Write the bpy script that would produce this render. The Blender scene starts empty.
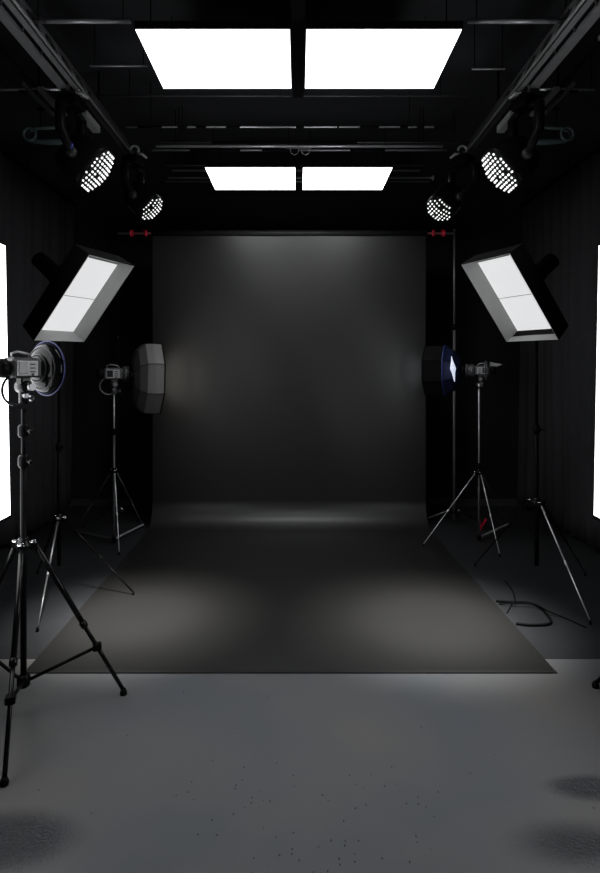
import bpy, math, random
from mathutils import Vector as V, Matrix
random.seed(4)
COL = bpy.context.scene.collection
CAMZ = 1.58
F = 600.0

# ------------------------------------------------------------------ materials
def mat(name, color, rough=.5, metal=0.0, emit=None, strength=0.0, spec=.5, noise=0.0, nscale=20, bump=0.0, bscale=60):
    m = bpy.data.materials.new(name); m.use_nodes = True
    nt = m.node_tree; b = nt.nodes['Principled BSDF']
    b.inputs['Base Color'].default_value = (*color, 1)
    b.inputs['Roughness'].default_value = rough
    b.inputs['Metallic'].default_value = metal
    b.inputs['Specular IOR Level'].default_value = spec
    tc = nt.nodes.new('ShaderNodeTexCoord')
    if noise:
        n = nt.nodes.new('ShaderNodeTexNoise'); n.inputs['Scale'].default_value = nscale
        n.inputs['Detail'].default_value = 4
        nt.links.new(tc.outputs['Object'], n.inputs['Vector'])
        r = nt.nodes.new('ShaderNodeMapRange')
        r.inputs['To Min'].default_value = 1 - noise; r.inputs['To Max'].default_value = 1 + noise
        nt.links.new(n.outputs['Fac'], r.inputs['Value'])
        mx = nt.nodes.new('ShaderNodeVectorMath'); mx.operation = 'SCALE'
        mx.inputs[0].default_value = color
        nt.links.new(r.outputs['Result'], mx.inputs['Scale'])
        nt.links.new(mx.outputs['Vector'], b.inputs['Base Color'])
    if bump:
        n2 = nt.nodes.new('ShaderNodeTexNoise'); n2.inputs['Scale'].default_value = bscale
        nt.links.new(tc.outputs['Object'], n2.inputs['Vector'])
        bp = nt.nodes.new('ShaderNodeBump'); bp.inputs['Strength'].default_value = bump
        bp.inputs['Distance'].default_value = .01
        nt.links.new(n2.outputs['Fac'], bp.inputs['Height'])
        nt.links.new(bp.outputs['Normal'], b.inputs['Normal'])
    if emit:
        b.inputs['Emission Color'].default_value = (*emit, 1)
        b.inputs['Emission Strength'].default_value = strength
    return m

M = {}
M['wall'] = mat('black_wall_paint', (.008, .008, .009), .8, noise=.2, nscale=6)
M['ceil'] = mat('black_ceiling_paint', (.016, .017, .020), .9, noise=.2, nscale=5)
M['curtain'] = mat('black_curtain_cloth', (.036, .036, .039), .9, spec=.1, noise=.25, nscale=14)
M['skirt'] = mat('dark_skirting', (.05, .05, .05), .5)
M['paper'] = mat('charcoal_backdrop', (.0145, .0143, .0138), .38, spec=.68, noise=.05, nscale=3)
M['mat'] = mat('back_floor_shade', (.020, .021, .023), .55, spec=.35, noise=.25, nscale=5, bump=.1, bscale=80)  # falloff of light on the back floor, held in this dark colour
M['edge_gap'] = mat('black_edge_shade', (.004, .004, .004), .6)  # colour of the shadow line at the sweep's front edge
M['black'] = mat('black_powder_coat', (.0045, .0045, .005), .35, spec=.05, noise=.2, nscale=30)
M['black_gloss'] = mat('glossy_black_plastic', (.006, .006, .0065), .25, spec=.18, noise=.2, nscale=30)
M['dark'] = mat('dark_grey_plastic', (.022, .022, .023), .45, spec=.3, noise=.15, nscale=30)
M['truss'] = mat('grey_truss_metal', (.42, .42, .43), .4, .5, noise=.25, nscale=12)
M['trusslow'] = mat('dark_truss_metal', (.11, .11, .115), .45, .4, noise=.25, nscale=12)
M['pipe'] = mat('grey_pipe_metal', (.80, .80, .82), .3, .6, noise=.25, nscale=9)
M['pipedim'] = mat('dull_pipe_metal', (.38, .38, .40), .38, .5, noise=.25, nscale=9)
M['alu'] = mat('aluminium_tube', (.80, .80, .82), .3, .5, noise=.1, nscale=30)
M['alu_dim'] = mat('worn_aluminium_tube', (.22, .22, .23), .35, .6, noise=.1, nscale=30)
M['chrome'] = mat('polished_metal', (.75, .75, .77), .15, 1.0, noise=.05, nscale=30)
M['rubber'] = mat('black_rubber', (.004, .004, .004), .8, spec=.08)
M['lacquer'] = mat('black_lacquer', (.004, .004, .0045), .14, spec=.12, noise=.1)
M['fabric'] = mat('charcoal_softbox_cloth', (.125, .123, .120), .5, spec=.6, bump=.15, bscale=9, noise=.1, nscale=8)
M['fabric_b'] = mat('black_softbox_cloth', (.005, .005, .0055), .9, spec=.1, noise=.2, nscale=20)
M['navy'] = mat('navy_softbox_cloth', (.008, .014, .060), .6, noise=.15, nscale=20)
M['lip'] = mat('grey_softbox_lining', (.36, .36, .36), .55, noise=.06, nscale=12)
M['blue'] = mat('blue_rim_cloth', (.03, .05, .22), .4, noise=.1, nscale=20)
M['blue_rim'] = mat('lavender_blue_rim', (.030, .034, .10), .4, spec=.2, noise=.1, nscale=20)
M['red'] = mat('red_clamp_plastic', (.75, .02, .06), .4, noise=.1, nscale=40)
M['panelgrey'] = mat('grey_control_panel', (.42, .42, .43), .4, noise=.06, nscale=60)
M['mid'] = mat('mid_grey_casing', (.085, .085, .088), .4, noise=.15, nscale=30)
M['screen'] = mat('dark_screen', (.03, .03, .032), .2)
M['teal'] = mat('teal_grey_duct', (.10, .14, .145), .5, noise=.1, nscale=10)
M['ribs'] = mat('light_grey_casting', (.38, .38, .38), .5, noise=.2, nscale=60)
M['cable'] = mat('black_cable', (.003, .003, .003), .7, spec=.1)
M['ceil_light'] = mat('ceiling_diffuser_light', (.8, .8, .8), .6, emit=(.97, .985, 1), strength=5.0)
M['ceil_light_far'] = mat('far_ceiling_diffuser_light', (.8, .8, .8), .6, emit=(.97, .985, 1), strength=6.4)
M['side_light'] = mat('side_panel_light', (.8, .8, .8), .6, emit=(.97, .985, 1), strength=4.6)
M['box_light'] = mat('softbox_diffuser_light', (.3, .3, .3), .6, emit=(.985, .99, 1), strength=.70)
M['octa_light'] = mat('warm_diffuser_light', (.6, .6, .6), .6, emit=(1, .93, .82), strength=.95)
M['octa_light_r'] = mat('dim_diffuser_light', (.6, .6, .6), .6, emit=(.9, .95, 1), strength=.7)
M['led'] = mat('white_led_lens', (.8, .8, .8), .3, emit=(1, 1, 1), strength=1.1)
M['pale_spindle'] = mat('bluish_glow', (.8, .8, .85), .3, emit=(.72, .78, 1), strength=.75)  # emission makes the pale diamond read bright
M['lens'] = mat('bluish_glint', (.02, .03, .20), .15)  # blue of a glint, put into the colour

# floor: painted concrete with chips, dark worn patches (their own shapes, fixed to the floor)
def floor_shading():
    m = bpy.data.materials.new('grey_painted_floor'); m.use_nodes = True
    nt = m.node_tree; L = nt.links.new; N = nt.nodes.new
    b = nt.nodes['Principled BSDF']
    tc = N('ShaderNodeTexCoord')
    def math_(op, a, c=None, d=None):
        n = N('ShaderNodeMath'); n.operation = op
        for i, v in enumerate((a, c, d)):
            if v is None: continue
            if hasattr(v, 'links') or hasattr(v, 'is_linked'): L(v, n.inputs[i])
            else: n.inputs[i].default_value = v
        return n.outputs[0]
    def smooth(val, lo, hi, a=0., c=1.):
        r = N('ShaderNodeMapRange'); r.interpolation_type = 'SMOOTHSTEP'
        L(val, r.inputs['Value']); r.inputs['From Min'].default_value = lo; r.inputs['From Max'].default_value = hi
        r.inputs['To Min'].default_value = a; r.inputs['To Max'].default_value = c
        return r.outputs['Result']
    sx = N('ShaderNodeSeparateXYZ'); L(tc.outputs['Object'], sx.inputs[0])
    X, Y = sx.outputs[0], sx.outputs[1]
    nz = N('ShaderNodeTexNoise'); nz.inputs['Scale'].default_value = 1.1; nz.inputs['Detail'].default_value = 3
    L(tc.outputs['Object'], nz.inputs['Vector'])
    cr = N('ShaderNodeValToRGB')
    cr.color_ramp.elements[0].position = .32; cr.color_ramp.elements[0].color = (.088, .101, .114, 1)
    cr.color_ramp.elements[1].position = .68; cr.color_ramp.elements[1].color = (.130, .125, .120, 1)
    L(nz.outputs['Fac'], cr.inputs['Fac'])
    # chips
    vo = N('ShaderNodeTexVoronoi'); vo.inputs['Scale'].default_value = 46
    mp = N('ShaderNodeMapping'); mp.inputs['Scale'].default_value = (1, .62, 1)
    L(tc.outputs['Object'], mp.inputs['Vector']); L(mp.outputs[0], vo.inputs['Vector'])
    sep = N('ShaderNodeSeparateColor'); L(vo.outputs['Color'], sep.inputs[0])
    dot = math_('LESS_THAN', vo.outputs['Distance'], .15)
    region = math_('MULTIPLY', smooth(Y, 2.46, 2.16), math_('MULTIPLY', smooth(X, -.55, -.30), smooth(X, .62, .40)))
    pick = math_('LESS_THAN', sep.outputs[0], math_('ADD', math_('MULTIPLY', region, .5), .006))
    chip = math_('MULTIPLY', dot, pick)
    # rough dark patches
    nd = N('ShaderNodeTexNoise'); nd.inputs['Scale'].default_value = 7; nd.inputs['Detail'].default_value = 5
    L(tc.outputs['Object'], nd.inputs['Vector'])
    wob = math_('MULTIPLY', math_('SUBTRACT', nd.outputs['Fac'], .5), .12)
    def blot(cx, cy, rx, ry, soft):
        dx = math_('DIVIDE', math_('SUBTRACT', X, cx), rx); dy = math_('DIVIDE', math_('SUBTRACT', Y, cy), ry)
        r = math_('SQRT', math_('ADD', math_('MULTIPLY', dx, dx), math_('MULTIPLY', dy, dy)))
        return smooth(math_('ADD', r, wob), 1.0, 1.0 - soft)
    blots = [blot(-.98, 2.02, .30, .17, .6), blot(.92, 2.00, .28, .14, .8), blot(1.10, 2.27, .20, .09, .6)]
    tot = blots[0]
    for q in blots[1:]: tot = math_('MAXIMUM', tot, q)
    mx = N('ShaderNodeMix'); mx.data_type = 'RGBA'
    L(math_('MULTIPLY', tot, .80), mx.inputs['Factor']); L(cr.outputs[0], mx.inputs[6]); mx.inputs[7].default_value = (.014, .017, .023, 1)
    mx2 = N('ShaderNodeMix'); mx2.data_type = 'RGBA'
    L(chip, mx2.inputs['Factor']); L(mx.outputs[2], mx2.inputs[6]); mx2.inputs[7].default_value = (.014, .014, .015, 1)
    L(mx2.outputs[2], b.inputs['Base Color'])
    # woven bumps inside the patches
    wv = N('ShaderNodeTexVoronoi'); wv.inputs['Scale'].default_value = 95; L(tc.outputs['Object'], wv.inputs['Vector'])
    fine = N('ShaderNodeTexNoise'); fine.inputs['Scale'].default_value = 40; L(tc.outputs['Object'], fine.inputs['Vector'])
    h = math_('ADD', math_('MULTIPLY', math_('MULTIPLY', wv.outputs['Distance'], tot), 1.6), math_('MULTIPLY', fine.outputs['Fac'], .04))
    bp = N('ShaderNodeBump'); bp.inputs['Strength'].default_value = .5; bp.inputs['Distance'].default_value = .006
    L(h, bp.inputs['Height']); L(bp.outputs[0], b.inputs['Normal'])
    b.inputs['Roughness'].default_value = .55
    b.inputs['Specular IOR Level'].default_value = .4
    return m
M['floor'] = floor_shading()

# ------------------------------------------------------------------ geometry helpers
def frame_of(d):
    d = V(d).normalized()
    a = V((0, 0, 1)) if abs(d.z) < .9 else V((1, 0, 0))
    x = d.cross(a).normalized(); y = d.cross(x).normalized()
    return x, y, d

class MB:
    def __init__(s): s.v = []; s.f = []; s.sm = []
    def add(s, vs, fs, smooth=False):
        o = len(s.v); s.v += [V(p) for p in vs]
        for f in fs: s.f.append([i + o for i in f]); s.sm.append(smooth)
        return s
    def box(s, c, size, rot=None, bev=0.0):
        c = V(c); hx, hy, hz = (k / 2 for k in size)
        R = rot if rot is not None else Matrix.Identity(3)
        if bev <= 0:
            vs = [c + R @ V((a * hx, b * hy, d * hz)) for a in (-1, 1) for b in (-1, 1) for d in (-1, 1)]
            return s.add(vs, [(0, 1, 3, 2), (4, 6, 7, 5), (0, 4, 5, 1), (2, 3, 7, 6), (0, 2, 6, 4), (1, 5, 7, 3)])
        # bevelled box: stack of chamfered rectangles along local z
        def ring(z, i):
            x, y = hx - i, hy - i; k = bev
            return [(x, -y + k, z), (x, y - k, z), (x - k, y, z), (-x + k, y, z), (-x, y - k, z), (-x, -y + k, z), (-x + k, -y, z), (x - k, -y, z)]
        rings = [ring(-hz, bev * .7), ring(-hz + bev, 0), ring(hz - bev, 0), ring(hz, bev * .7)]
        vs = [c + R @ V(p) for r in rings for p in r]
        fs = [tuple(reversed(range(8))), tuple(range(24, 32))]
        for k in range(3):
            for i in range(8):
                j = (i + 1) % 8
                fs.append((k * 8 + i, k * 8 + j, k * 8 + 8 + j, k * 8 + 8 + i))
        return s.add(vs, fs)
    def tube(s, a, b, r, r2=None, n=14, caps=True):
        return s.path([a, b], [r, r if r2 is None else r2], n, caps)
    def path(s, pts, r, n=10, caps=True):
        pts = [V(p) for p in pts]; k = len(pts)
        rr = r if isinstance(r, (list, tuple)) else [r] * k
        vs = []; x = None
        for i, p in enumerate(pts):
            d = (pts[min(i + 1, k - 1)] - pts[max(i - 1, 0)]).normalized()
            if x is None: x, y, _ = frame_of(d)
            else:
                x = (x - d * x.dot(d)).normalized(); y = d.cross(x).normalized()
            if i == 0: y = d.cross(x).normalized()
            for q in range(n):
                t = 2 * math.pi * q / n
                vs.append(p + (x * math.cos(t) + y * math.sin(t)) * rr[i])
        fs = []
        for i in range(k - 1):
            for q in range(n):
                w = (q + 1) % n
                fs.append((i * n + q, i * n + w, (i + 1) * n + w, (i + 1) * n + q))
        s.add(vs, fs, True)
        if caps:
            s.add([vs[q] for q in range(n)], [tuple(reversed(range(n)))])
            s.add([vs[(k - 1) * n + q] for q in range(n)], [tuple(range(n))])
        return s
    def lathe(s, o, d, prof, n=28, smooth=True, phase=0.0, capa=True, capb=True, up=None):
        """prof = [(along, radius)...] around axis d from o"""
        x, y, d = frame_of(d); o = V(o)
        vs = []
        for (h, r) in prof:
            for q in range(n):
                t = 2 * math.pi * (q + phase) / n
                vs.append(o + d * h + (x * math.cos(t) + y * math.sin(t)) * r)
        fs = []
        for i in range(len(prof) - 1):
            for q in range(n):
                w = (q + 1) % n
                fs.append((i * n + q, i * n + w, (i + 1) * n + w, (i + 1) * n + q))
        s.add(vs, fs, smooth)
        if capa: s.add(vs[:n], [tuple(reversed(range(n)))])
        if capb: s.add(vs[-n:], [tuple(range(n))])
        return s
    def ring(s, c, d, R, r, n=36, m=10, a0=0, a1=2 * math.pi, up=None):
        x, y, d = frame_of(d)
        if up is not None:
            y = (V(up) - d * V(up).dot(d)).normalized(); x = y.cross(d).normalized()
        c = V(c); full = abs(a1 - a0 - 2 * math.pi) < 1e-6
        pts = [c + (x * math.cos(a0 + (a1 - a0) * i / n) + y * math.sin(a0 + (a1 - a0) * i / n)) * R for i in range(n + 1)]
        return s.path(pts, r, m, not full)
    def bar(s, a, b, w, h, up=(0, 0, 1)):
        a = V(a); b = V(b); d = (b - a); L = d.length; d.normalize()
        x = d.cross(V(up)).normalized(); z = x.cross(d).normalized()
        R = Matrix((x, d, z)).transposed()
        return s.box((a + b) / 2, (w, L, h), R)
    def build(s, name, m, parent=None):
        root = parent
        off = V((0, 0, 0))
        while root is not None:
            off += root.location; root = root.parent
        me = bpy.data.meshes.new(name)
        me.from_pydata([tuple(p - off) for p in s.v], [], s.f)
        me.polygons.foreach_set('use_smooth', s.sm)
        me.update()
        import bmesh
        bm = bmesh.new(); bm.from_mesh(me); bmesh.ops.remove_doubles(bm, verts=bm.verts, dist=1e-6)
        bmesh.ops.recalc_face_normals(bm, faces=bm.faces); bm.to_mesh(me); bm.free()
        me.materials.append(m if not isinstance(m, str) else M[m])
        o = bpy.data.objects.new(name, me); COL.objects.link(o)
        if parent: o.parent = parent
        return o

def raw(name, vs, fs, m, parent=None, smooth=False):
    """mesh with faces kept in the given winding"""
    root = parent; off = V((0, 0, 0))
    while root is not None: off += root.location; root = root.parent
    me = bpy.data.meshes.new(name); me.from_pydata([tuple(V(p) - off) for p in vs], [], fs)
    me.polygons.foreach_set('use_smooth', [smooth] * len(fs)); me.update()
    me.materials.append(M[m]); o = bpy.data.objects.new(name, me); COL.objects.link(o)
    if parent: o.parent = parent
    return o

def tag(o, label=None, cat=None, group=None, kind=None):
    if label: o['label'] = label
    if cat: o['category'] = cat
    if group: o['group'] = group
    if kind: o['kind'] = kind
    return o
def thing(name, label, cat, loc, group=None):
    o = bpy.data.objects.new(name, None); COL.objects.link(o); o.location = loc
    o.empty_display_size = .05
    return tag(o, label, cat, group)
def at(px, py, d):
    """world point at depth d seen at pixel px, py"""
    return V(((px - 298.5) * d / F, d, CAMZ - (py - 370.) * d / F))

# ------------------------------------------------------------------ the room
XW, YB, YF, ZC = 2.78, 7.0, -1.6, 3.62
def struct(o): o['kind'] = 'structure'; return o
struct(MB().box((0, (YB + YF) / 2, -.05), (2 * XW + .2, YB - YF + .2, .1)).build('floor', 'floor'))
struct(MB().box((0, (YB + YF) / 2, ZC + .05), (2 * XW + .2, YB - YF + .2, .1)).build('ceiling', 'ceil'))
struct(MB().box((-XW - .05, (YB + YF) / 2, ZC / 2), (.1, YB - YF, ZC)).build('wall_left', 'wall'))
struct(MB().box((XW + .05, (YB + YF) / 2, ZC / 2), (.1, YB - YF, ZC)).build('wall_right', 'wall'))
struct(MB().box((0, YB + .05, ZC / 2), (2 * XW + .2, .1, ZC)).build('wall_back', 'wall'))
struct(MB().box((0, YF - .05, ZC / 2), (2 * XW + .2, .1, ZC)).build('wall_front', 'wall'))
struct(MB().box((0, YB - .0085, .04), (2 * XW, .015, .07)).build('baseboard_back', 'skirt'))

# thin dark sheet added over the back floor, stands in for light falloff
fm = MB().box((0, 5.115, .0009), (5.5, 3.67, .0018)).build('floor_shading', 'mat')
tag(fm, 'wide dark sheet standing in for shade on the back floor, under the backdrop sweep and the light stands', 'floor shade')
# curtains
def curtain(side, label):
    t = thing('curtain', label, 'curtain', (side * 2.56, 3.9, 0))
    n = 420; y0, y1 = 1.2, 6.88; zt, zb = 3.44, .03
    rows = 14; vs = []
    for j in range(rows + 1):
        fz = j / rows
        for i in range(n + 1):
            y = y0 + (y1 - y0) * i / n
            a = .030 + .012 * math.sin(y * 1.7)
            ph = y * 2 * math.pi / .21 + .7 * math.sin(y * 2.3 + side)
            off = a * math.sin(ph) * (.55 + .45 * fz) + .025 * math.sin(y * 3.1 + 2 * fz) * fz
            off += .012 * math.sin(ph * .5 + 3 * fz)
            z = zt + (zb + .02 * math.sin(y * 5 + side) - zt) * fz + (.02 if j == rows else 0)
            vs.append((side * (2.56) + off, y, max(z, .012)))
    fs = [(j * (n + 1) + i, j * (n + 1) + i + 1, (j + 1) * (n + 1) + i + 1, (j + 1) * (n + 1) + i) for j in range(rows) for i in range(n)]
    o = raw('cloth', vs, fs, 'curtain', t, True)
    md = o.modifiers.new('thick', 'SOLIDIFY'); md.thickness = .004
    rl = MB().tube((side * 2.56, y0 - .05, 3.47), (side * 2.56, y1 + .03, 3.47), .018)
    for k in range(6):
        yy = y0 + .1 + k * (y1 - y0 - .2) / 5
        rl.tube((side * 2.56, yy, 3.47), (side * 2.56, yy, ZC), .006)
    rl.build('curtain_rail', 'black', t)
curtain(-1, 'long black pleated curtain hanging along the left wall')
curtain(1, 'long black pleated curtain hanging along the right wall')

# ------------------------------------------------------------------ seamless backdrop
def backdrop():
    t = thing('backdrop', 'charcoal seamless backdrop sweeping from crossbar down onto the floor', 'backdrop', (-.09, 6.1, 0))
    hw = 1.388; th = .003
    prof = []
    y_front, y_v, R = 3.135, 6.10, .26; ztop = 2.94
    for i in range(12): prof.append((y_front + (y_v - R - y_front) * i / 12, .0035))
    for i in range(25):
        a = math.pi / 2 * i / 24
        prof.append((y_v - R + R * math.sin(a), .0035 + R - R * math.cos(a)))
    for i in range(1, 21): prof.append((y_v, .0035 + R + (ztop - .0035 - R) * i / 20))
    nx = 24; vs = []
    L = 0; last = prof[0]
    for (y, z) in prof:
        L += math.hypot(y - last[0], z - last[1]); last = (y, z)
        c = -.042 - .018 * (y - 3.135)
        for i in range(nx + 1):
            u = -1 + 2 * i / nx
            rip = .004 * math.sin(u * 9 + z * 3) * min(1, z) if z > .3 else 0
            vs.append((c + u * hw, y + rip, z))
    fs = [(j * (nx + 1) + i, j * (nx + 1) + i + 1, (j + 1) * (nx + 1) + i + 1, (j + 1) * (nx + 1) + i) for j in range(len(prof) - 1) for i in range(nx)]
    # underside, offset along the profile's normal, and rims with vertices of their own (keeps the face shading clean)
    nr = len(prof); W = nx + 1; low = []
    for j in range(nr):
        a, b = prof[max(j - 1, 0)], prof[min(j + 1, nr - 1)]
        ty, tz = b[0] - a[0], b[1] - a[1]; l = math.hypot(ty, tz); ny, nz = tz / l, -ty / l
        for i in range(W):
            p = vs[j * W + i]; low.append((p[0], p[1] + ny * .0012, p[2] + nz * .0012))
    T = len(vs); allv = vs + low
    allf = [tuple(f) for f in fs] + [tuple(T + k for k in reversed(f)) for f in fs]
    loops = [[j * W for j in range(nr)], [j * W + nx for j in range(nr)], list(range(W)), [(nr - 1) * W + i for i in range(W)]]
    for lp in loops:
        o0 = len(allv)
        for k in lp: allv.append(vs[k]); allv.append(low[k])
        for k in range(len(lp) - 1): allf.append((o0 + 2 * k, o0 + 2 * k + 1, o0 + 2 * k + 3, o0 + 2 * k + 2))
    o = raw('sheet', allv, allf, 'paper', t, True)
    MB().box((-.042, 3.135, .0042), (2 * hw, .028, .004)).build('edge_shade', 'edge_gap', t)  # thin black strip stands in for the shadow gap along the edge
    MB().tube((-.095 - 1.40, 6.105, 2.97), (-.095 + 1.40, 6.105, 2.97), .030, n=24).build('paper_roll', 'dark', t)
    return t
backdrop()

# crossbar and its stands
zb = 2.97
t = thing('backdrop_crossbar', 'thin metal crossbar carrying the backdrop roll', 'crossbar', (-.1, 6.105, 3.0))
MB().tube((-1.84, 6.105, zb), (1.585, 6.105, zb), .011).build('bar', 'pipe', t)
for sx in (-1.46, 1.27):
    MB().tube((sx - .02, 6.105, zb), (sx + .02, 6.105, zb), .022).build('end_cap', 'black', t)
for i, (px, l) in enumerate(((131, 'outer'), (146, 'inner'), (433, 'inner'), (444, 'outer'))):
    x = (px - 298.5) * 6.105 / F
    side = 'left' if i < 2 else 'right'
    lab = {0: 'red clamp at the far left tip of the backdrop crossbar', 1: 'red clamp left of the backdrop just beside its roll',
           2: 'red clamp right of the backdrop just beside its roll', 3: 'red clamp at right tip of crossbar next to thin stand'}[i]
    c = thing('crossbar_clamp', lab, 'clamp', (x, 6.105, zb - .035), 'red clamps on the backdrop crossbar')
    MB().lathe((x - .008, 6.105, zb), (1, 0, 0), [(0, .026), (.006, .034), (.012, .034), (.018, .026)], 20).build('collar', 'red', c)
    MB().bar((x + (.02 if i % 2 == 0 else -.02), 6.105, zb - .03), (x + (.02 if i % 2 == 0 else -.02), 6.105, zb + .035), .006, .02, (0, 1, 0)).build('jaw', 'red', c)

def foot_pad(mb, p, r=.014): mb.lathe((p[0], p[1], p[2]), (0, 0, 1), [(0, r), (.012, r * 1.1), (.03, r * .7)], 12)

def tripod(name, label, base, hub_z, feet, pole_top, rp=.012, leg_r=.009, leg_mats=None, pole_mats=('black', 'black'),
           brace=None, struts=None, bottom_z=.12, joints=(), hub_mat='black_gloss', group=None, gz=0.0, sections=None, leg_kink=.55):
    bx, by = base
    t = thing(name, label, 'light stand', (bx, by, 0), group)
    leg_mats = leg_mats or ['black'] * 3
    # pole
    mid = hub_z + (pole_top - hub_z) * .5 if sections is None else sections
    MB().tube((bx, by, bottom_z), (bx, by, mid), rp).build('pole', pole_mats[0], t)
    MB().tube((bx, by, mid - .05), (bx, by, pole_top), rp * .72).build('pole_extension', pole_mats[1], t)
    for z in [mid] + list(joints):
        j = MB().lathe((bx, by, z - .03), (0, 0, 1), [(0, rp * 1.1), (.01, rp * 1.7), (.05, rp * 1.7), (.06, rp * 1.1)], 18).build('collar', 'black', t)
        k = MB().tube((bx + rp, by - .008, z), (bx + .036, by - .02, z), .005).lathe((bx + .034, by - .019, z), (1, -.35, 0), [(0, .005), (.003, .010), (.013, .010), (.016, .006)], 12)
        k.build('knob', 'black_gloss', j)
    # hub with lugs
    h = MB().lathe((bx, by, hub_z - .025), (0, 0, 1), [(0, rp * 1.3), (.006, rp * 2.4), (.03, rp * 2.4), (.045, rp * 1.6), (.06, rp * 1.5)], 20)
    dirs = []
    for f in feet:
        d = V((f[0] - bx, f[1] - by, 0)).normalized(); dirs.append(d)
        h.box(V((bx, by, hub_z - .004)) + d * rp * 3.0, (rp * 2.6, rp * 2.6, .03), Matrix.Rotation(math.atan2(d.y, d.x), 3, 'Z'), .003)
    h.build('hub', hub_mat, t)
    for d in dirs:
        p = V((bx, by, hub_z + .012)) + d * rp * 3.2
        MB().ring(p, (0, 0, 1), rp * 1.3, .0035, 16, 6, 0, math.pi * 1.3).build('lever', 'chrome', t)
    for i, (f, d) in enumerate(zip(feet, dirs)):
        a = V((bx, by, hub_z - .005)) + d * rp * 3.6
        b = V((f[0], f[1], gz + .022))
        k = a.lerp(b, leg_kink)
        lg = MB().tube(a, k, leg_r).tube(k - (b - a).normalized() * .02, b, leg_r * .78)
        lg.lathe(k - (b - a).normalized() * .03, b - a, [(0, leg_r), (.004, leg_r * 1.35), (.03, leg_r * 1.35), (.034, leg_r)], 12)
        l = lg.build('leg', leg_mats[i], t)
        fp = MB(); foot_pad(fp, (f[0], f[1], gz), leg_r * 1.25); fp.build('rubber_foot', 'rubber', l)
        if brace is not None:
            q = a.lerp(b, brace)
            br = MB().tube(V((bx, by, bottom_z + .03)) + d * .02, q, leg_r * .62)
            br.box(q, (leg_r * 3.2,) * 2 + (.03,), Matrix.Rotation(math.atan2(d.y, d.x), 3, 'Z'), .003)
            br.build('brace', leg_mats[i] if leg_mats[i] == 'black' else 'black', t)
        if struts and struts[i]:
            MB().bar((bx, by, gz + .045), (f[0], f[1], gz + .03), .022, .008).build('strut', struts[i], t)
    if brace is not None:
        MB().lathe((bx, by, bottom_z), (0, 0, 1), [(0, rp * 1.2), (.01, rp * 2.1), (.05, rp * 2.1), (.06, rp * 1.3)], 18).build('lower_hub', 'black', t)
    elif struts:
        MB().lathe((bx, by, gz + .02), (0, 0, 1), [(0, rp * 1.2), (.01, rp * 1.8), (.04, rp * 1.8), (.05, rp * 1.2)], 18).build('lower_hub', 'black', t)
    return t

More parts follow.
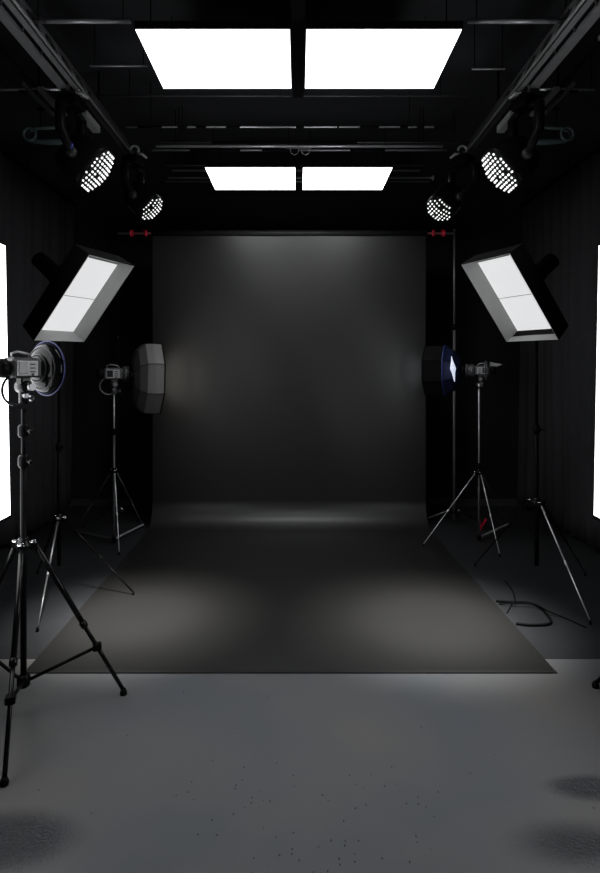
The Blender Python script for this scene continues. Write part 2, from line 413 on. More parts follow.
# ------------------------------------------------------------------ strobe heads
def strobe(label, c, axis, s=1.0, pole_top=None, reflector=False, handle_ring=True, name='studio_strobe'):
    """c = centre of the control box, axis = firing direction"""
    c = V(c); ax = V(axis).normalized(); side = ax.cross(V((0, 0, 1))).normalized(); up = side.cross(ax).normalized()
    R = Matrix((ax, -side, up)).transposed()
    root = thing(name, label, 'studio light', pole_top if pole_top is not None else c - up * .1)
    def P(a, b, u): return c + ax * a * s + side * b * s + up * u * s
    hs = MB().box(P(.0, 0, 0), (.15 * s, .10 * s, .085 * s), R, .010 * s)
    hs.box(P(.0, 0, .0445), (.12 * s, .07 * s, .008 * s), R, .002 * s)
    hs.build('housing', 'dark' if reflector else 'mid', root)
    toward = -1 if side.y > 0 else 1     # the flank that faces the room's front
    pn = MB().box(P(-.005, .0515 * toward, 0), (.105 * s, .004 * s, .068 * s), R, .0012 * s).build('control_panel', 'panelgrey', root)
    MB().box(P(-.028, .0545 * toward, 0.002), (.045 * s, .003 * s, .054 * s), R, .001 * s).build('screen', 'screen', pn)
    bt = MB()
    for k in range(3):
        bt.box(P(.020, .0545 * toward, .018 - k * .017), (.026 * s, .003 * s, .006 * s), R)
    bt.lathe(P(.020, .053 * toward, -.028), side * toward, [(0, .006 * s), (.006 * s, .005 * s)], 12)
    bt.build('button_row', 'dark', pn)
    # barrel
    br = MB().lathe(P(.07, 0, 0), ax, [(0, .038 * s), (.004 * s, .056 * s), (.02 * s, .060 * s)], 32) if reflector else MB().lathe(P(.07, 0, 0), ax, [(0, .038 * s), (.006 * s, .056 * s), (.03 * s, .062 * s), (.034 * s, .058 * s), (.07 * s, .060 * s), (.075 * s, .066 * s), (.088 * s, .066 * s)], 32)
    br.build('barrel', 'dark' if reflector else 'mid', root)
    MB().ring(P(.082 if reflector else .115, 0, 0), ax, .064 * s, .004 * s, 40, 8).build('locking_ring', 'dark' if reflector else 'alu_dim', root)
    # rear cap and top handle
    MB().lathe(P(-.075, 0, 0), -ax, [(0, .036 * s), (.012 * s, .045 * s), (.05 * s, .042 * s), (.058 * s, .03 * s)], 28).build('rear_cap', 'black', root)
    MB().path([P(-.045, 0, .045), P(-.05, 0, .066), P(-.02, 0, .075), P(.035, 0, .066), P(.05, 0, .047)], .006 * s, 8).build('handle', 'alu_dim', root)
    # tilt bracket
    tb = MB().box(P(.01, 0, -.065), (.05 * s, .045 * s, .05 * s), R, .006 * s)
    tb.lathe(P(.01, -.035, -.085), side, [(0, .020 * s), (.006 * s, .028 * s), (.06 * s, .028 * s), (.066 * s, .02 * s)], 22)
    tb.lathe(P(.01, 0, -.165), up, [(0, .016 * s), (.004 * s, .020 * s), (.06 * s, .020 * s), (.075 * s, .012 * s)], 20)
    b = tb.build('tilt_bracket', 'black_gloss' if reflector else 'mid', root)
    kn = MB().lathe(P(.01, .035 * toward, -.085), side * toward, [(0, .008 * s), (.012 * s, .012 * s), (.016 * s, .019 * s), (.032 * s, .017 * s)], 12)
    kn.build('knob', 'alu_dim', b)
    MB().lathe(P(.03, 0, -.14), ax, [(0, .006 * s), (.015 * s, .007 * s), (.017 * s, .014 * s), (.030 * s, .012 * s)], 10).build('knob', 'alu_dim', b)
    MB().lathe(P(-.0, .022 * toward, -.125), side * toward, [(-.015, .006 * s), (0, .010 * s), (.010 * s, .013 * s), (.02 * s, .010 * s)], 10).build('knob', 'alu_dim', b)
    if handle_ring:
        MB().ring(P(-.035, .01 * toward, -.098), side, .068 * s, .006 * s, 30, 8, math.radians(100), math.radians(330), up).build('yoke_handle', 'black_gloss' if reflector else 'alu_dim', root)
    if reflector:
        rf = MB().lathe(P(.088, 0, 0), ax, [(0, .066 * s), (.004 * s, .080 * s), (.018 * s, .108 * s), (.045 * s, .128 * s), (.046 * s, .122 * s), (.022 * s, .100 * s), (.008 * s, .06 * s)], 44)
        r = rf.build('reflector', 'lacquer', root)
        MB().ring(P(.134, 0, 0), ax, .129 * s, .0038 * s, 56, 10).build('rim', 'blue_rim', r)
        MB().lathe(P(.098, 0, 0), ax, [(0, .05 * s), (.02 * s, .045 * s), (.03 * s, .025 * s), (.033 * s, .004 * s)], 24).build('flash_dome', 'ribs', r)
        MB().ring(P(.101, 0, 0), ax, .100 * s, .003 * s, 44, 8).build('trim_ring', 'dark', r)
    return root, P, ax, side, up

def octabox(label, apex, axis, r0, R, depth, parent_mat, light, rimmat, pale_spindle=False, name='octagonal_softbox', start=.35, front=None):
    ax = V(axis).normalized()
    root = thing(name, label, 'softbox', apex)
    ap = V(apex)
    n = 8; ph = .5
    MB().lathe(ap - ax * .005, ax, [(0, r0), (.012, r0 * 1.05), (.028, r0 * 1.05), (.03, r0 * .9)], 32).build('speed_ring', 'black_gloss', root)
    # cloth shell: curved back then a straight collar, outer and inner faces
    prof = [(.02, r0 * 1.0), (.035, r0 + (R - r0) * start), (depth * .26, r0 + (R - r0) * (start + (1 - start) * .6)), (depth * .46, R * .985), (depth * .7, R), (depth, R * .985)]
    inner = [(h - .004, r - .004) for h, r in reversed(prof[1:])]
    if front:
        MB().lathe(ap, ax, prof[:4] + inner[2:], n, False, ph, False, False).build('shell', parent_mat, root)
        MB().lathe(ap, ax, prof[3:] + inner[:3], n, False, ph, False, False).build('collar', front, root)
    else:
        MB().lathe(ap, ax, prof + inner, n, False, ph, False, False).build('shell', parent_mat, root)
    sm = MB(); x, y, _ = frame_of(ax)
    for q in range(n):
        a = 2 * math.pi * (q + ph) / n; dd = x * math.cos(a) + y * math.sin(a)
        sm.path([ap + ax * h + dd * (r + .001) for h, r in prof], .003, 6)
    sm.build('seam', 'black', root)
    pts = [ap + ax * depth + (x * math.cos(2 * math.pi * (q + ph) / n) + y * math.sin(2 * math.pi * (q + ph) / n)) * R * .985 for q in range(n)]
    MB().path(pts + [pts[0], pts[1]], .006, 8, False).build('rim_piping', rimmat, root)
    # recessed lit diffuser
    df = [ap + ax * (depth - .025) + (x * math.cos(2 * math.pi * (q + ph) / n) + y * math.sin(2 * math.pi * (q + ph) / n)) * (R - .012) for q in range(n)]
    d = MB().add(df + [p + ax * .002 for p in df], [tuple(range(8)), tuple(range(15, 7, -1))] + [(i, (i + 1) % 8, 8 + (i + 1) % 8, 8 + i) for i in range(8)])
    d.build('diffuser', light, root)
    return root

# far left strobe with grey octagonal softbox
bL = (-1.675, 5.45)
tripod('strobe_stand', 'slim light stand under the grey octagonal softbox, left of the backdrop', bL, .66,
       [(-1.53, 5.12), (-2.16, 5.80), (-1.56, 6.02)], 1.365, rp=.011, leg_r=.006,
       leg_mats=['alu', 'trusslow', 'trusslow'], pole_mats=('alu_dim', 'alu'), struts=[None, 'trusslow', 'alu'], bottom_z=.03, sections=1.02, group=None)
axL = V((.92, .39, 0.0)).normalized()
cL = V((bL[0], bL[1], 1.545)) - axL * .01
r_, P_, a_, s_, u_ = strobe('small grey strobe joined to the grey octagonal softbox left of backdrop', cL, axL, 1.12, (bL[0], bL[1], 1.36))
octabox('charcoal octagonal softbox seen from behind, left edge of backdrop', P_(.125, 0, -.035), axL + V((0, 0, -.02)), .115, .345, .27, 'fabric', 'octa_light', 'black')
# right strobe with dark blue octagonal softbox
bR = (1.655, 5.50)
tripod('strobe_stand', 'light stand with pale thin legs under the blue-rimmed softbox, right of backdrop', bR, .64,
       [(1.115, 5.36), (1.70, 5.07), (2.12, 6.05)], 1.42, rp=.011, leg_r=.0055,
       leg_mats=['alu', 'alu', 'trusslow'], pole_mats=('trusslow', 'alu'), struts=[None, None, 'alu'], bottom_z=.03, sections=.70)
axR = V((-.92, .39, 0)).normalized()
cR = V((bR[0], bR[1], 1.575)) - axR * .03
rR, PR, aR, sR, uR = strobe('black strobe with fin-shaped rear flap, right of the backdrop', cR, axR, .92, (bR[0], bR[1], 1.41), handle_ring=False)
# right: its stand top spigot
MB().tube((bR[0], bR[1], 1.41), (bR[0], bR[1], 1.46), .013).build('spigot', 'chrome', rR)
MB().ring(PR(-.03, 0, 0), aR, .085, .006, 40, 8).ring(PR(-.045, 0, 0), aR, .078, .004, 40, 8).build('hoop', 'alu_dim', rR)
fl = MB()
p0, p1, p2, p3 = PR(-.06, .02, .02), PR(-.07, .02, .085), PR(-.19, .02, .060), PR(-.12, .02, .035)
fl.add([p0, p1, p2, p3, p0 + sR * .006, p1 + sR * .006, p2 + sR * .006, p3 + sR * .006], [(0, 1, 2, 3), (7, 6, 5, 4), (0, 4, 5, 1), (1, 5, 6, 2), (2, 6, 7, 3), (3, 7, 4, 0)])
fl.build('rear_flap', 'lip', rR)
ob = octabox('black octagonal softbox with blue lining and a glowing pale diamond, right edge of backdrop', PR(.175, 0, 0), axR, .055, .245, .345, 'navy', 'octa_light_r', 'fabric_b', front='fabric_b', start=.3)
q = PR(.21, .0, -.0); out = -sR if sR.y > 0 else sR
out = V((0.25, -1, 0)).normalized()
ap = PR(.175, 0, 0)
xx, yy, _ = frame_of(aR)
bp_ = [ap + aR * .165 + (xx * math.cos(2 * math.pi * (k + .5) / 8) + yy * math.sin(2 * math.pi * (k + .5) / 8)) * .249 for k in range(8)]
MB().path(bp_ + bp_[:2], .006, 8, False).build('blue_band', 'blue', ob)
# pale spindle with its own glow, beside the speed ring
bc = at(451.5, 369, (ap + out * .19).y)
MB().lathe(bc + V((0, 0, .115)), (.12, 0, -1), [(0, .002), (.045, .009), (.085, .020), (.115, .026), (.15, .015), (.23, .003)], 10, False).build('pale_spindle', 'pale_spindle', ob)
MB().tube(bc, bc + (ap - bc) * .95, .008).build('spindle_holder', 'black', ob)

# backdrop stands
tripod('backdrop_stand', 'thin grey upright holding the right end of the crossbar', (1.60, 6.16), .14,
       [(1.28, 6.22), (1.88, 6.02), (1.72, 6.5)], 3.03, rp=.016, leg_r=.008, pole_mats=('alu_dim', 'alu_dim'), sections=2.02,
       leg_mats=['alu_dim', 'black', 'alu_dim'], bottom_z=.05, joints=(1.72,), leg_kink=.5)
MB_ = MB
tripod('backdrop_stand', 'black upright at the left end of the backdrop crossbar, nearly lost in shadow', (-1.86, 6.16), .14,
       [(-1.62, 6.30), (-2.16, 6.02), (-1.98, 6.45)], 3.03, rp=.014, leg_r=.008, pole_mats=('black', 'black'), sections=1.9, bottom_z=.05)
# red spring clamp
sc = thing('spring_clamp', 'small red spring clamp on the floor beside the right backdrop stand', 'clamp', (1.80, 5.93, 0))
cx = V((1.80, 5.93, 0))
MB().bar(cx + V((0, 0, .0)), cx + V((-.015, 0, .13)), .012, .022, (0, 1, 0)).build('jaw', 'red', sc)
MB().bar(cx + V((0.004, .012, .01)), cx + V((.055, .0, .11)), .012, .022, (0, 1, 0)).build('jaw', 'red', sc)
MB().tube(cx + V((0, -.02, .03)), cx + V((0, .03, .03)), .008).build('pivot', 'red', sc)

# ------------------------------------------------------------------ foreground left tripod and strobe
bF = (-1.265, 2.76)
tripod('strobe_stand', 'large black tripod stand in the left foreground with crossed braces', bF, .775,
       [(-.852, 2.92), (-1.12, 2.285), (-1.70, 2.99)], 1.40, rp=.014, leg_r=.0125,
       leg_mats=['black_gloss'] * 3, pole_mats=('black', 'black'), brace=.69, bottom_z=.12, sections=1.16, joints=(1.30,))
axF = V((.50, .866, 0)).normalized()
cF = at(27, 366, 2.74); cF = V((bF[0], bF[1], 1.588)) + axF * -.01
strobe('large black strobe with blue-rimmed reflector on the foreground tripod', cF, axF, 1.0, (bF[0], bF[1], 1.39), reflector=True)

# ------------------------------------------------------------------ slanted strip softboxes on stands
def slant_softbox(label, sgn, corners, stand_xy):
    TL, TR, BR, BL, tl, tr, br, bl = [V(c) for c in corners]
    c = (TL + TR + BR + BL) / 4
    n = (TR - TL).cross(BL - TL).normalized()
    if n.x * sgn > 0: n = -n         # faces the room's middle
    ring = c - n * .25
    t = thing('rectangular_softbox', label, 'softbox', c)
    u = ((TR - TL) + (BR - BL)).normalized(); v = n.cross(u).normalized()
    O = [TL, TR, BR, BL]; I = [tl, tr, br, bl]
    # lip (inner walls)
    vs = O + I
    lip = MB().add(vs, [(0, 1, 5, 4), (1, 2, 6, 5), (2, 3, 7, 6), (3, 0, 4, 7)])
    lo = lip.build('lip', 'lip', t)
    # outer shell, offset outwards a little, tapering to the ring at the back
    O2 = [p + (p - c).normalized() * .006 for p in O]
    Rn = [ring + (u * math.copysign(.075, (p - c).dot(u)) + v * math.copysign(.075, (p - c).dot(v))) for p in O]
    Mid = [p - n * .14 + (c - p) * .05 for p in O2]
    sh = MB().add(O2 + Mid + Rn + O, [(i, (i + 1) % 4, 4 + (i + 1) % 4, 4 + i) for i in range(4)] + [(4 + i, 4 + (i + 1) % 4, 8 + (i + 1) % 4, 8 + i) for i in range(4)] + [(i, (i + 1) % 4, 12 + (i + 1) % 4, 12 + i) for i in range(4)] + [(8, 9, 10, 11)])
    sh.build('shell', 'fabric_b', t)
    # diffuser: two lit panels with a seam
    ml, mr = tl.lerp(bl, .52), tr.lerp(br, .52)
    dn = n * .004
    D = MB().add([tl + dn, tr + dn, br + dn, bl + dn, tl - dn, tr - dn, br - dn, bl - dn], [(0, 1, 2, 3), (7, 6, 5, 4), (0, 4, 5, 1), (1, 5, 6, 2), (2, 6, 7, 3), (3, 7, 4, 0)])
    d = D.build('diffuser', 'box_light', t)
    MB().tube(ml + dn * 1.1, mr + dn * 1.1, .0022, n=6).build('seam', 'lip', d)
    ed = MB().tube(tl + dn * 1.6, tr + dn * 1.6, .006, n=6).build('hem', 'lip', d)
    # strobe on the back
    s = MB().lathe(ring + n * .01, -n, [(0, .08), (.02, .085), (.04, .07), (.10, .065), (.11, .058), (.26, .056), (.27, .045)], 26)
    hd = thing('studio_strobe', 'black strobe head behind the %s slanted softbox' % ('left' if sgn < 0 else 'right'), 'studio light', ring - n * .1)
    s.build('housing', 'black', hd)
    sx, sy = stand_xy
    tgt = ring - n * .15; ptop = V((sx, sy, 2.12))
    MB().tube(ptop, tgt, .012).lathe(ptop - V((0, 0, .04)), (0, 0, 1), [(0, .014), (.01, .022), (.05, .022), (.06, .012)], 16).build('bracket', 'black', hd)
    return t
TLc = [(-1.321,3.786,2.308),(-1.172,4.277,2.32),(-1.578,4.414,1.787),(-1.727,3.923,1.774),(-1.393,3.983,2.335),(-1.297,4.299,2.343),(-1.661,4.422,1.865),(-1.757,4.106,1.857)]
TRc = [(-1.337,3.796,2.318),(-1.149,4.237,2.323),(-1.527,4.404,1.787),(-1.715,3.963,1.781),(-1.402,3.985,2.35),(-1.278,4.277,2.353),(-1.621,4.429,1.867),(-1.745,4.137,1.864)]
TRc = [(-a, b, c) for a, b, c in TRc]
slant_softbox('slanted white rectangular softbox on the left, above the strobes', -1, TLc, (-1.74, 4.36))
slant_softbox('slanted white rectangular softbox on the right, left of the curtain', 1, TRc, (1.73, 4.36))
tripod('softbox_stand', 'black stand under the left slanted softbox, one grey leg forward', (-1.74, 4.36), .50,
       [(-1.575, 3.62), (-1.16, 4.21), (-2.02, 4.65)], 2.12, rp=.014, leg_r=.0075, leg_mats=['alu_dim', 'black', 'black'], bottom_z=.16, sections=1.02, gz=.0)
tripod('softbox_stand', 'black stand under the right slanted softbox, one pale leg reaching a floor cable', (1.73, 4.36), .62,
       [(1.81, 3.72), (1.42, 4.82), (2.2, 4.6)], 2.12, rp=.016, leg_r=.0058, leg_mats=['alu', 'black', 'black'], bottom_z=.16, sections=1.15)

# ------------------------------------------------------------------ bright side panels at the frame's edges
def side_panel(sgn, x0, label, feet, sx):
    t = thing('light_panel', label, 'light panel', (sgn * x0, 2.65, 0))
    y0, y1, z0, z1 = 2.15, 3.165, .815, 2.235
    lean = .026
    def q(y, z, o=0): return V((sgn * (x0 + lean * (z - z0) / (z1 - z0) + o), y, z))
    d = MB().add([q(y0, z0), q(y1, z0), q(y1, z1), q(y0, z1), q(y0, z0, .02), q(y1, z0, .02), q(y1, z1, .02), q(y0, z1, .02)],
                 [(0, 1, 2, 3), (7, 6, 5, 4), (0, 4, 5, 1), (1, 5, 6, 2), (2, 6, 7, 3), (3, 7, 4, 0)])
    d.build('diffuser', 'side_light', t)
    fr = MB()
    e = .012
    cs = [q(y0 - e, z0 - e, .012), q(y1 + e, z0 - e, .012), q(y1 + e, z1 + e, .012), q(y0 - e, z1 + e, .012)]
    for i in range(4): fr.tube(cs[i], cs[(i + 1) % 4], .011, n=8)
    fr.add([q(y0, z0, .026), q(y1, z0, .026), q(y1, z1, .026), q(y0, z1, .026), q(y0, z0, .04), q(y1, z0, .04), q(y1, z1, .04), q(y0, z1, .04)],
           [(0, 1, 2, 3), (7, 6, 5, 4), (0, 4, 5, 1), (1, 5, 6, 2), (2, 6, 7, 3), (3, 7, 4, 0)])
    fr.build('frame', 'black', t)
    tripod('panel_stand', 'black stand behind the glowing panel at the %s edge' % ('left' if sgn < 0 else 'right'), (sgn * sx, 2.66), .5,
           feet, 1.75, rp=.015, leg_r=.013, bottom_z=.15, sections=1.0)
    MB().bar((sgn * sx, 2.66, 1.6), (sgn * (x0 + .03), 2.66, 1.6), .04, .04).build('bracket', 'black', t)
side_panel(-1, 1.520, 'glowing white panel at the left edge behind the foreground tripod', [(-2.05, 2.85), (-1.98, 2.35), (-1.5, 2.2)], 1.72)
side_panel(1, 1.558, 'glowing white panel at the right edge of the frame', [(1.478, 2.985), (2.1, 2.9), (1.7, 2.2)], 1.75)

# ------------------------------------------------------------------ ceiling lights
HC = 3.23
def panel(label, x0, x1, y0, y1):
    cx, cy = (x0 + x1) / 2, (y0 + y1) / 2
    t = thing('ceiling_light', label, 'ceiling light', (cx, cy, HC), 'ceiling light panels')
    MB().box((cx, cy, HC + .003), (x1 - x0 - .004, y1 - y0 - .004, .002)).build('diffuser', 'ceil_light' if y0 < 4 else 'ceil_light_far', t)
    f = MB()
    f.box((cx, cy, HC + .024), (x1 - x0 + .008, y1 - y0 + .008, .038))
    f.build('housing', 'black', t)
    for sx in (-1, 1):
        for sy in (-1, 1):
            MB().tube((cx + sx * (x1 - x0) * .42, cy + sy * (y1 - y0) * .4, HC + .05), (cx + sx * (x1 - x0) * .42, cy + sy * (y1 - y0) * .4, ZC), .003, n=6).build('suspension_wire', 'black', t)
panel('large glowing ceiling panel nearest the camera, left one', -.793, -.041, 2.912, 3.523)
panel('large glowing ceiling panel nearest the camera, right one', .037, .794, 2.912, 3.523)
panel('smaller-looking glowing ceiling panel above the backdrop, left one', -.764, -.026, 4.90, 5.50)
panel('smaller-looking glowing ceiling panel above the backdrop, right one', .036, .768, 4.90, 5.50)
bm_ = thing('ceiling_beam', 'black beam running between the two near ceiling panels', 'beam', (0, 2.9, 3.3))
MB().box((-.002, 2.65, 3.30), (.070, 2.2, .04), None, .004).build('beam', 'black', bm_)
for yy in (1.8, 2.7, 3.6): MB().tube((-.002, yy, 3.32), (-.002, yy, ZC), .008, n=8).build('hanger', 'black', bm_)

# ------------------------------------------------------------------ trusses and rails
def truss(sgn, label):
    z = 3.28
    t = thing('lighting_truss', label, 'truss', (sgn * 1.38, 3, z))
    ya, yb = 1.6, 4.75
    MB().tube((sgn * 1.305, ya, z - .005), (sgn * 1.305, yb, z - .005), .008).build('chord', 'truss', t)
    MB().bar((sgn * 1.345, ya, z + .01), (sgn * 1.345, 3.75, z + .01), .032, .02).build('chord', 'truss', t)
    MB().bar((sgn * 1.425, ya, z + .01), (sgn * 1.425, 3.62, z + .01), .050, .02).build('chord', 'truss', t)
    MB().tube((sgn * 1.365, ya, z + .12), (sgn * 1.365, yb, z + .12), .014).build('chord', 'trusslow', t)
    w = MB(); y = ya; k = 0
    while y < yb - .2:
        w.tube((sgn * 1.305, y, z), (sgn * 1.365, y + .11, z + .12), .006, n=8)
        w.tube((sgn * 1.365, y + .11, z + .12), (sgn * 1.305, y + .22, z), .006, n=8)
        if y < 3.3:
            w.tube((sgn * 1.305, y, z + .012), (sgn * 1.44, y + .16, z + .012), .005, n=8)
        y += .22
    w.build('lattice', 'trusslow', t)
    g = MB().bar((sgn * 1.335, 3.75, z + .02), (sgn * 1.335, yb, z + .02), .07, .012)
    for i in range(9): g.lathe((sgn * (1.30), 3.8 + i * .1, z + .008), (0, 0, -1), [(0, .005), (.004, .005), (.006, .002)], 8)
    g.build('web_plate', 'trusslow', t)
    for yy in (1.9, 3.0, 4.1): MB().tube((sgn * 1.365, yy, z + .13), (sgn * 1.365, yy, ZC), .009, n=8).build('hanger', 'black', t)
    # outer rails
    r = thing('ceiling_rail', 'short grey double rail outside the %s truss' % ('left' if sgn < 0 else 'right'), 'rail', (sgn * 1.58, 3.3, z))
    MB().bar((sgn * 1.56, 2.62, z), (sgn * 1.56, 3.08, z), .045, .02).build('bar', 'truss', r)
    MB().bar((sgn * 1.56, 3.62, z), (sgn * 1.56, 4.0, z), .040, .02).build('bar', 'truss', r)
    MB().bar((sgn * 1.635, 3.55, z), (sgn * 1.635, 4.0, z), .018, .02).build('bar', 'trusslow', r)
    MB().bar((sgn * 1.70, 2.5, z + .02), (sgn * 1.70, 3.0, z + .02), .018, .02).build('bar', 'trusslow', r)
    for yy in (2.7, 2.95, 3.7, 3.95): MB().bar((sgn * 1.53, yy, z + .016), (sgn * 1.72, yy, z + .016), .02, .012).tube((sgn * 1.6, yy, z + .02), (sgn * 1.6, yy, ZC), .006, n=8).build('hanger', 'black', r)
    MB().bar((sgn * 1.60, 2.6, z + .03), (sgn * 1.60, 4.0, z + .03), .02, .012).build('spine', 'black', r)
truss(-1, 'dark lighting truss running back along the ceiling on the left')
truss(1, 'dark lighting truss running back along the ceiling on the right')

def pipe(label, segs, py, z, m='pipe', r=.010, name='ceiling_pipe', zo=0, square=False):
    d = F * (z - CAMZ) / (370. - py)
    xs = [(a - 298.5) * d / F for s in segs for a in s]
    x0, x1 = min(xs), max(xs)
    t = thing(name, label, 'pipe', ((x0 + x1) / 2, d, z))
    bld = MB()
    if square: bld.bar((x0, d, z), (x1, d, z), .012, r * 2)
    else: bld.tube((x0, d, z), (x1, d, z), r)
    bld.build('tube', m, t)
    if len(segs) > 1:
        for a, b in zip(segs[:-1], segs[1:]):
            xa, xb = (a[1] - 298.5) * d / F, (b[0] - 298.5) * d / F
            MB().tube((xa, d, z), (xb, d, z), r * 1.35).build('sleeve', 'black', t)
    nn = 2
    for i in range(nn):
        x = x0 + (x1 - x0) * (.08 + .84 * i / (nn - 1)); MB().tube((x, d, z), (x, d, ZC), .003, n=6).build('hanger', 'black', t)
    return t, d
ZP = 3.36
pipe('dull flat rail across the ceiling, top left, left of near panels', [(30, 131)], 21, ZP, 'pipedim', .013)
pipe('dull flat rail across the ceiling, top right, right of near panels', [(468, 574)], 21, ZP, 'pipedim', .013)
pipe('grey ceiling pipe reaching the left edge outside the truss', [(-20, 60)], 89.5, ZP, 'pipe', .009)
pipe('grey ceiling pipe outside the right truss', [(540, 596)], 89.5, ZP, 'pipe', .009)
pipe('thin ceiling pipe left of the near panels', [(90, 148)], 66, ZP, 'pipedim', .006)
pipe('thin ceiling pipe right of the near panels', [(472, 505)], 69, ZP, 'pipedim', .006)
pipe('long dim ceiling pipe just behind the two near panels', [(100, 470)], 96, ZP + .06, 'trusslow', .006)
pipe('broken-looking grey pipe with black sleeves across the ceiling', [(126, 138), (162, 178), (187, 196), (206, 226), (240, 296), (304, 337), (339, 360), (379, 400), (408, 417), (424, 434)], 127, 3.30, 'pipe', .0065)
pipe('upper dark pipe of the rig ahead of the far panels', [(156, 212), (357, 480)], 142.5, 3.34, 'trusslow', .006)
pipe('brightest long pipe of the rig ahead of the far panels', [(156, 443)], 146.2, 3.32, 'pipe', .011)
pipe('lower thin pipe of the rig ahead of the far panels', [(152, 190), (240, 262), (300, 350), (385, 447)], 150.2, 3.30, 'pipedim', .008)
pipe('thinnest pipe above the far ceiling panels', [(165, 205), (300, 425)], 165.5, 3.42, 'pipedim', .005)
pipe('upper grey pipe passing above the far ceiling panels', [(172, 420)], 170.5, 3.42, 'pipe', .009)
tt, dd = pipe('lower grey pipe with round end passing above the far ceiling panels', [(168, 432)], 177.8, 3.40, 'pipe', .009)
MB().lathe(((432 - 298.5) * dd / F, dd, 3.40), (1, 0, 0), [(0, .012), (.004, .022), (.016, .022), (.02, .012)], 16).build('end_knob', 'alu', tt)
pipe('faint pipe lowest above the far ceiling panels', [(166, 430)], 181.5, 3.41, 'pipedim', .008)
# hook bracket in the middle of the rig
hb = thing('hook_bracket', 'small wire hook bracket at the middle of the ceiling rig', 'bracket', at(298.5, 147, 4.64))
MB().bar(at(286, 148.0, 4.665), at(311, 148.0, 4.665), .012, .010).build('plate', 'pipedim', hb)
for (x0, x1) in ((290, 299), (301, 310)):
    MB().path([at(x0, 148, 4.665), at(x0 + 1, 153, 4.665), at((x0 + x1) / 2, 155, 4.665), at(x1 - 1, 153, 4.665), at(x1, 148, 4.665)], .003, 6).build('hook', 'pipe', hb)

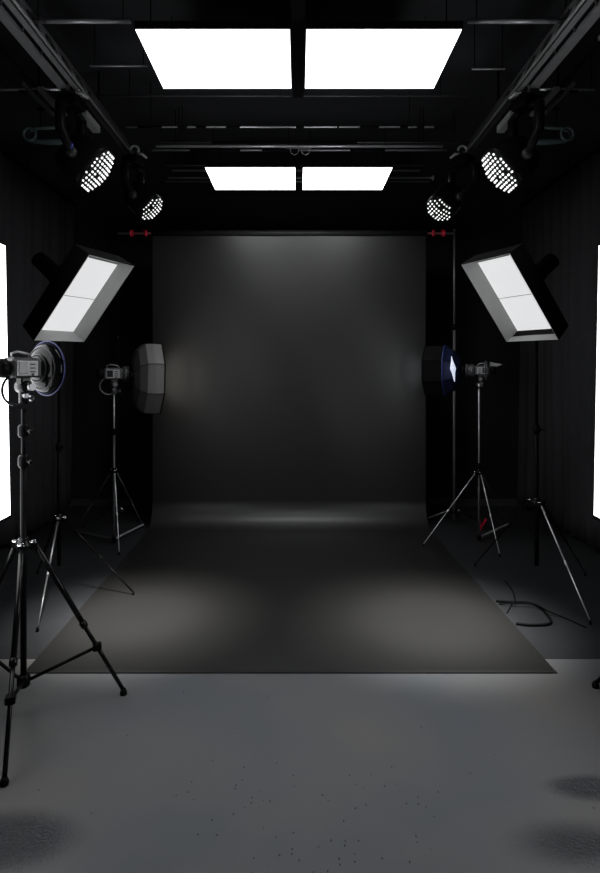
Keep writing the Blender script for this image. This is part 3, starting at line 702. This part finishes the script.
# ------------------------------------------------------------------ LED moving heads
def moving_head(label, sgn, P, n, base, R=.13, long_s=1.0, blue=False, rows=11, cols=8):
    """P = centre of the LED face, n = facing direction, base = clamp point on the truss"""
    P = V(P); n = V(n).normalized()
    u = V((-sgn * .72, 0, .69)); u = (u - n * u.dot(n)).normalized(); v = n.cross(u).normalized()
    t = thing('stage_light', label, 'stage light', base, 'LED stage lights under the trusses')
    def sup(a, r, zz):
        ca, sa = math.cos(a), math.sin(a); e = .62
        return P + u * math.copysign(abs(ca) ** e, ca) * r * long_s + v * math.copysign(abs(sa) ** e, sa) * r * .88 + n * zz
    rings = [(R * .82, .000), (R, -.006), (R * 1.03, -.03), (R * 1.0, -.10), (R * .92, -.18), (R * .72, -.235), (R * .4, -.25)]
    m = 36; vs = [sup(2 * math.pi * q / m, r, z) for r, z in rings for q in range(m)]
    fs = [(i * m + q, i * m + (q + 1) % m, (i + 1) * m + (q + 1) % m, (i + 1) * m + q) for i in range(len(rings) - 1) for q in range(m)]
    b = MB().add(vs, fs, True); b.add(vs[-m:], [tuple(range(m))]); b.build('head', 'black', t)
    # domed face
    def dome(r): return .030 * (1 - (r / R) ** 2)
    rr = [0.001] + [R * .84 * k / 8 for k in range(1, 9)]
    vs = [sup(2 * math.pi * q / m, r, dome(r)) for r in rr for q in range(m)]
    fs = [(i * m + q, i * m + (q + 1) % m, (i + 1) * m + (q + 1) % m, (i + 1) * m + q) for i in range(8) for q in range(m)]
    vs += [sup(2 * math.pi * q / m, R * .84, -.01) for q in range(m)]
    fs += [(8 * m + q, 8 * m + (q + 1) % m, 9 * m + (q + 1) % m, 9 * m + q) for q in range(m)]
    MB().add(vs, fs, True).build('face_plate', 'black_gloss', t)
    # LED lenses in rows
    L = MB()
    rnd = random.Random(int(P.y * 100) + (7 if sgn > 0 else 0))
    for i in range(rows):
        a = (i - (rows - 1) / 2) / ((rows - 1) / 2)
        for j in range(cols):
            c = (j - (cols - 1) / 2) / ((cols - 1) / 2)
            if abs(a) ** 3.2 + abs(c) ** 3.2 > 1.12: continue
            if i in (4,) and j % 3 == 1: continue
            pu = a * R * .86 * long_s; pv = c * R * .80
            r = math.hypot(pu / long_s, pv)
            o = P + u * pu + v * (pv + .002 * rnd.uniform(-1, 1)) + n * (max(dome(min(r, R * .95)), .006) + .001)
            s1 = R * rnd.uniform(.050, .066); s2 = R * rnd.uniform(.060, .088)
            k = 8
            top = [o + u * math.cos(2 * math.pi * q / k) * s1 + v * math.sin(2 * math.pi * q / k) * s2 for q in range(k)]
            bot = [p + n * .004 for p in top]
            L.add(top + bot + [o + n * .007], [(q, (q + 1) % k, k + (q + 1) % k, k + q) for q in range(k)] + [(k + q, k + (q + 1) % k, 2 * k) for q in range(k)])
    L.build('led_array', 'led', t)
    # yoke
    B = V(base); Q = P - n * .12; s = n.cross(V((0, 0, 1))).normalized()
    MB().box(B + V((0, 0, -.055)), (.13, .13, .07), Matrix.Rotation(math.atan2(s.y, s.x), 3, 'Z'), .01).build('base', 'black', t)
    yk = MB()
    for k in (-1, 1):
        a0 = B + V((0, 0, -.08)) + s * k * .05
        a1 = B + V((0, 0, -.11)) + s * k * (R + .01)
        end = Q + s * k * (R * 1.10)
        a2 = V((a1.x, a1.y, (a1.z * .45 + end.z * .55)))
        pts = [a0, a1.lerp(a0, .2), a1, a2.lerp(a1, .4), a2, end.lerp(a2, .35), end]
        yk.path(pts, [.020, .026, .030, .030, .030, .027, .024], 10)
    y = yk.build('yoke', 'black', t)
    for k in (-1, 1):
        MB().lathe(Q + s * k * (R * 1.0), s * k, [(0, .03), (.02, .034), (.034, .03), (.038, .012)], 18).build('pivot_knob', 'dark', y)
    # truss hook clamp
    ck = MB().ring(B + V((-sgn * .02, -.03, .02)), (0, 1, 0), .032, .009, 20, 8, math.radians(170), math.radians(400))
    ck.path([B + V((-sgn * .055, -.07, -.02)), B + V((-sgn * .09, -.075, -.028)), B + V((-sgn * .12, -.05, -.05))], [.008, .012, .007], 8)
    ck.build('hook_clamp', 'ribs', t)
    if blue:
        MB().lathe(Q + s * (R * 1.04) + n * .0 + V((0, -.03, .03)), (0, -1, 0), [(0, .02), (.008, .02), (.012, .012)], 14).build('glint_disc', 'lens', t)  # small blue disc added as a bluish glint on the head
    # barn door strip on the outer edge
    MB().bar(P - n * .02 + v * sgn * 0 + s * 0 - u * (R * 1.12) - n * .05, P - u * (R * 1.12) - n * .14, .05, .006, u).build('door_flap', 'pipedim', t)
    return t
moving_head('LED stage light nearest on the left truss', -1, at(97, 171, 3.72), (.80, -.10, -.62), V((-1.385, 3.66, 3.262)), R=.122, long_s=1.22, blue=True)
moving_head('LED stage light nearest on the right truss', 1, at(500, 172, 3.72), (-.76, -.20, -.62), V((1.385, 3.66, 3.262)), R=.122, long_s=1.22)
moving_head('LED stage light at the rear of the left truss', -1, at(151.5, 208.5, 4.62), (.70, -.22, -.67), V((-1.28, 4.64, 3.25)), R=.100, long_s=1.1, rows=9, cols=6)
moving_head('LED stage light at the rear of the right truss', 1, at(439.5, 209.5, 4.62), (-.55, -.42, -.72), V((1.28, 4.64, 3.25)), R=.105, long_s=1.05, rows=9, cols=6)
# ribbed blocks under the trusses
for sgn, px in ((-1, 88.5), (1, 512)):
    a = at(px - sgn * -6.5, 119, 3.98); b = at(px + sgn * -6.5 * -1 * -1, 134, 3.98)
    a, b = at(px + sgn * 6, 119 , 3.75), at(px - sgn * 5.5, 134, 3.98)
    a.z = b.z = 3.19; 
    t = thing('ribbed_ballast', 'pale ribbed block hanging under the %s truss behind near stage light' % ('left' if sgn < 0 else 'right'), 'ballast', (a + b) / 2)
    a = V((sgn * 1.385, 3.86, 3.235)); b = V((sgn * 1.385, 4.12, 3.235))
    g = MB().bar(a, b, .045, .035)
    for i in range(14):
        p = a.lerp(b, (i + .5) / 14); g.box(p + V((0, 0, -.02)), (.05, .008, .02))
    g.build('casing', 'ribs', t)
    MB().tube(a.lerp(b, .3), a.lerp(b, .3) + V((0, 0, .165)), .005, n=6).tube(a.lerp(b, .8), a.lerp(b, .8) + V((0, 0, .165)), .005, n=6).build('hanger', 'black', t)
# teal grey ducts at both sides
for sgn in (-1, 1):
    t = thing('ceiling_duct', 'teal grey bent tube beside the curtain, %s' % ('upper left' if sgn < 0 else 'upper right'), 'duct', (sgn * 1.75, 4.3, 3.2))
    X = lambda v_: 298.5 + sgn * v_
    pts = [at(X(222), 142.5, 4.4), at(X(250), 142, 4.4), at(X(266), 141, 4.4), at(X(272), 137, 4.4), at(X(271), 131, 4.4), at(X(262), 128.5, 4.4), at(X(240), 127.5, 4.4)]
    MB().path(pts, [.020, .022, .018, .014, .014, .012, .010], 12).build('tube', 'teal', t)
    MB().ring(at(X(269), 134, 4.36), (0, 1, 0), .045, .010, 24, 8).build('flange', 'teal', t)
    for px in (232, 258):
        p = at(X(px), 142.3, 4.4); MB().tube(p, (p.x, p.y, ZC), .005, n=6).build('hanger', 'black', t)

# ------------------------------------------------------------------ floor cables
def gp(px, py, z=.010):
    d = F * (CAMZ - z) / (py - 370.); return V(((px - 298.5) * d / F, d, z))
def smooth_path(pts, k=6):
    out = []
    P = [pts[0]] + pts + [pts[-1]]
    for i in range(1, len(P) - 2):
        for j in range(k):
            t = j / k; a, b, c, d = P[i - 1], P[i], P[i + 1], P[i + 2]
            out.append(.5 * ((2 * b) + (c - a) * t + (2 * a - 5 * b + 4 * c - d) * t * t + (-a + 3 * b - 3 * c + d) * t ** 3))
    out.append(pts[-1]); return out
cb = MB().path(smooth_path([gp(496, 601), gp(512, 602), gp(530, 603), gp(541, 608), gp(549, 617), gp(551, 622), gp(546, 624.5), gp(530, 625), gp(516, 623.5)]), .0085, 10)
tag(cb.build('floor_cable', 'cable'), 'thick black cable curled into a hook on the floor at right', 'cable')
cb = MB().path(smooth_path([gp(499, 604, .006), gp(515, 603.5, .024), gp(535, 604.5, .024), gp(548, 611, .024), gp(565, 618, .006), gp(586, 627.5, .006)]), .005, 8)
tag(cb.build('floor_cable', 'cable'), 'thin black cable running to the pale leg of right softbox stand', 'cable')
cb = MB().path(smooth_path([gp(507, 613, .005), gp(511, 606, .006), gp(515, 599, .038), gp(512, 590, .006), gp(505, 581, .005)]), .0045, 8)
tag(cb.build('floor_cable', 'cable'), 'short thin black cable crossing behind the curled floor cable', 'cable')

# ------------------------------------------------------------------ lamps inside the stage lights
def spot(name, loc, target, energy, size, blend, color=(1, 1, 1), radius=.08):
    l = bpy.data.lights.new(name, 'SPOT'); l.energy = energy; l.spot_size = math.radians(size); l.spot_blend = blend
    l.color = color; l.shadow_soft_size = radius
    o = bpy.data.objects.new(name, l); COL.objects.link(o); o.location = loc
    o.rotation_euler = (V(target) - V(loc)).to_track_quat('-Z', 'Y').to_euler()
    return o
for sz, en in ((39, 620), (25, 600)):
    spot('stage_lamp', (-1.15, 3.62, 2.68), (-1.06, 3.86, 0), en * 1.08, sz, 1, (1, .985, .95), .12)
    spot('stage_lamp', (1.15, 3.62, 2.68), (.86, 3.80, 0), en, sz + 2, 1, (1, .99, .97), .12)

# ------------------------------------------------------------------ world and camera
w = bpy.data.worlds.new('dark_world'); bpy.context.scene.world = w; w.use_nodes = True
w.node_tree.nodes['Background'].inputs[0].default_value = (.01, .01, .011, 1)
cam = bpy.data.cameras.new('camera'); co = bpy.data.objects.new('camera', cam); COL.objects.link(co)
co.location = (0, 0, CAMZ); co.rotation_euler = (math.radians(90), 0, 0)
cam.sensor_fit = 'VERTICAL'; cam.sensor_height = 36; cam.lens = 36 * F / 873
cam.shift_x = 1.5 / 873; cam.shift_y = -66.5 / 873
cam.clip_start = .05
bpy.context.scene.camera = co
vs_ = bpy.context.scene.view_settings
vs_.view_transform = 'Standard'; vs_.look = 'None'; vs_.gamma = 1; vs_.exposure = 0; vs_.use_curve_mapping = False
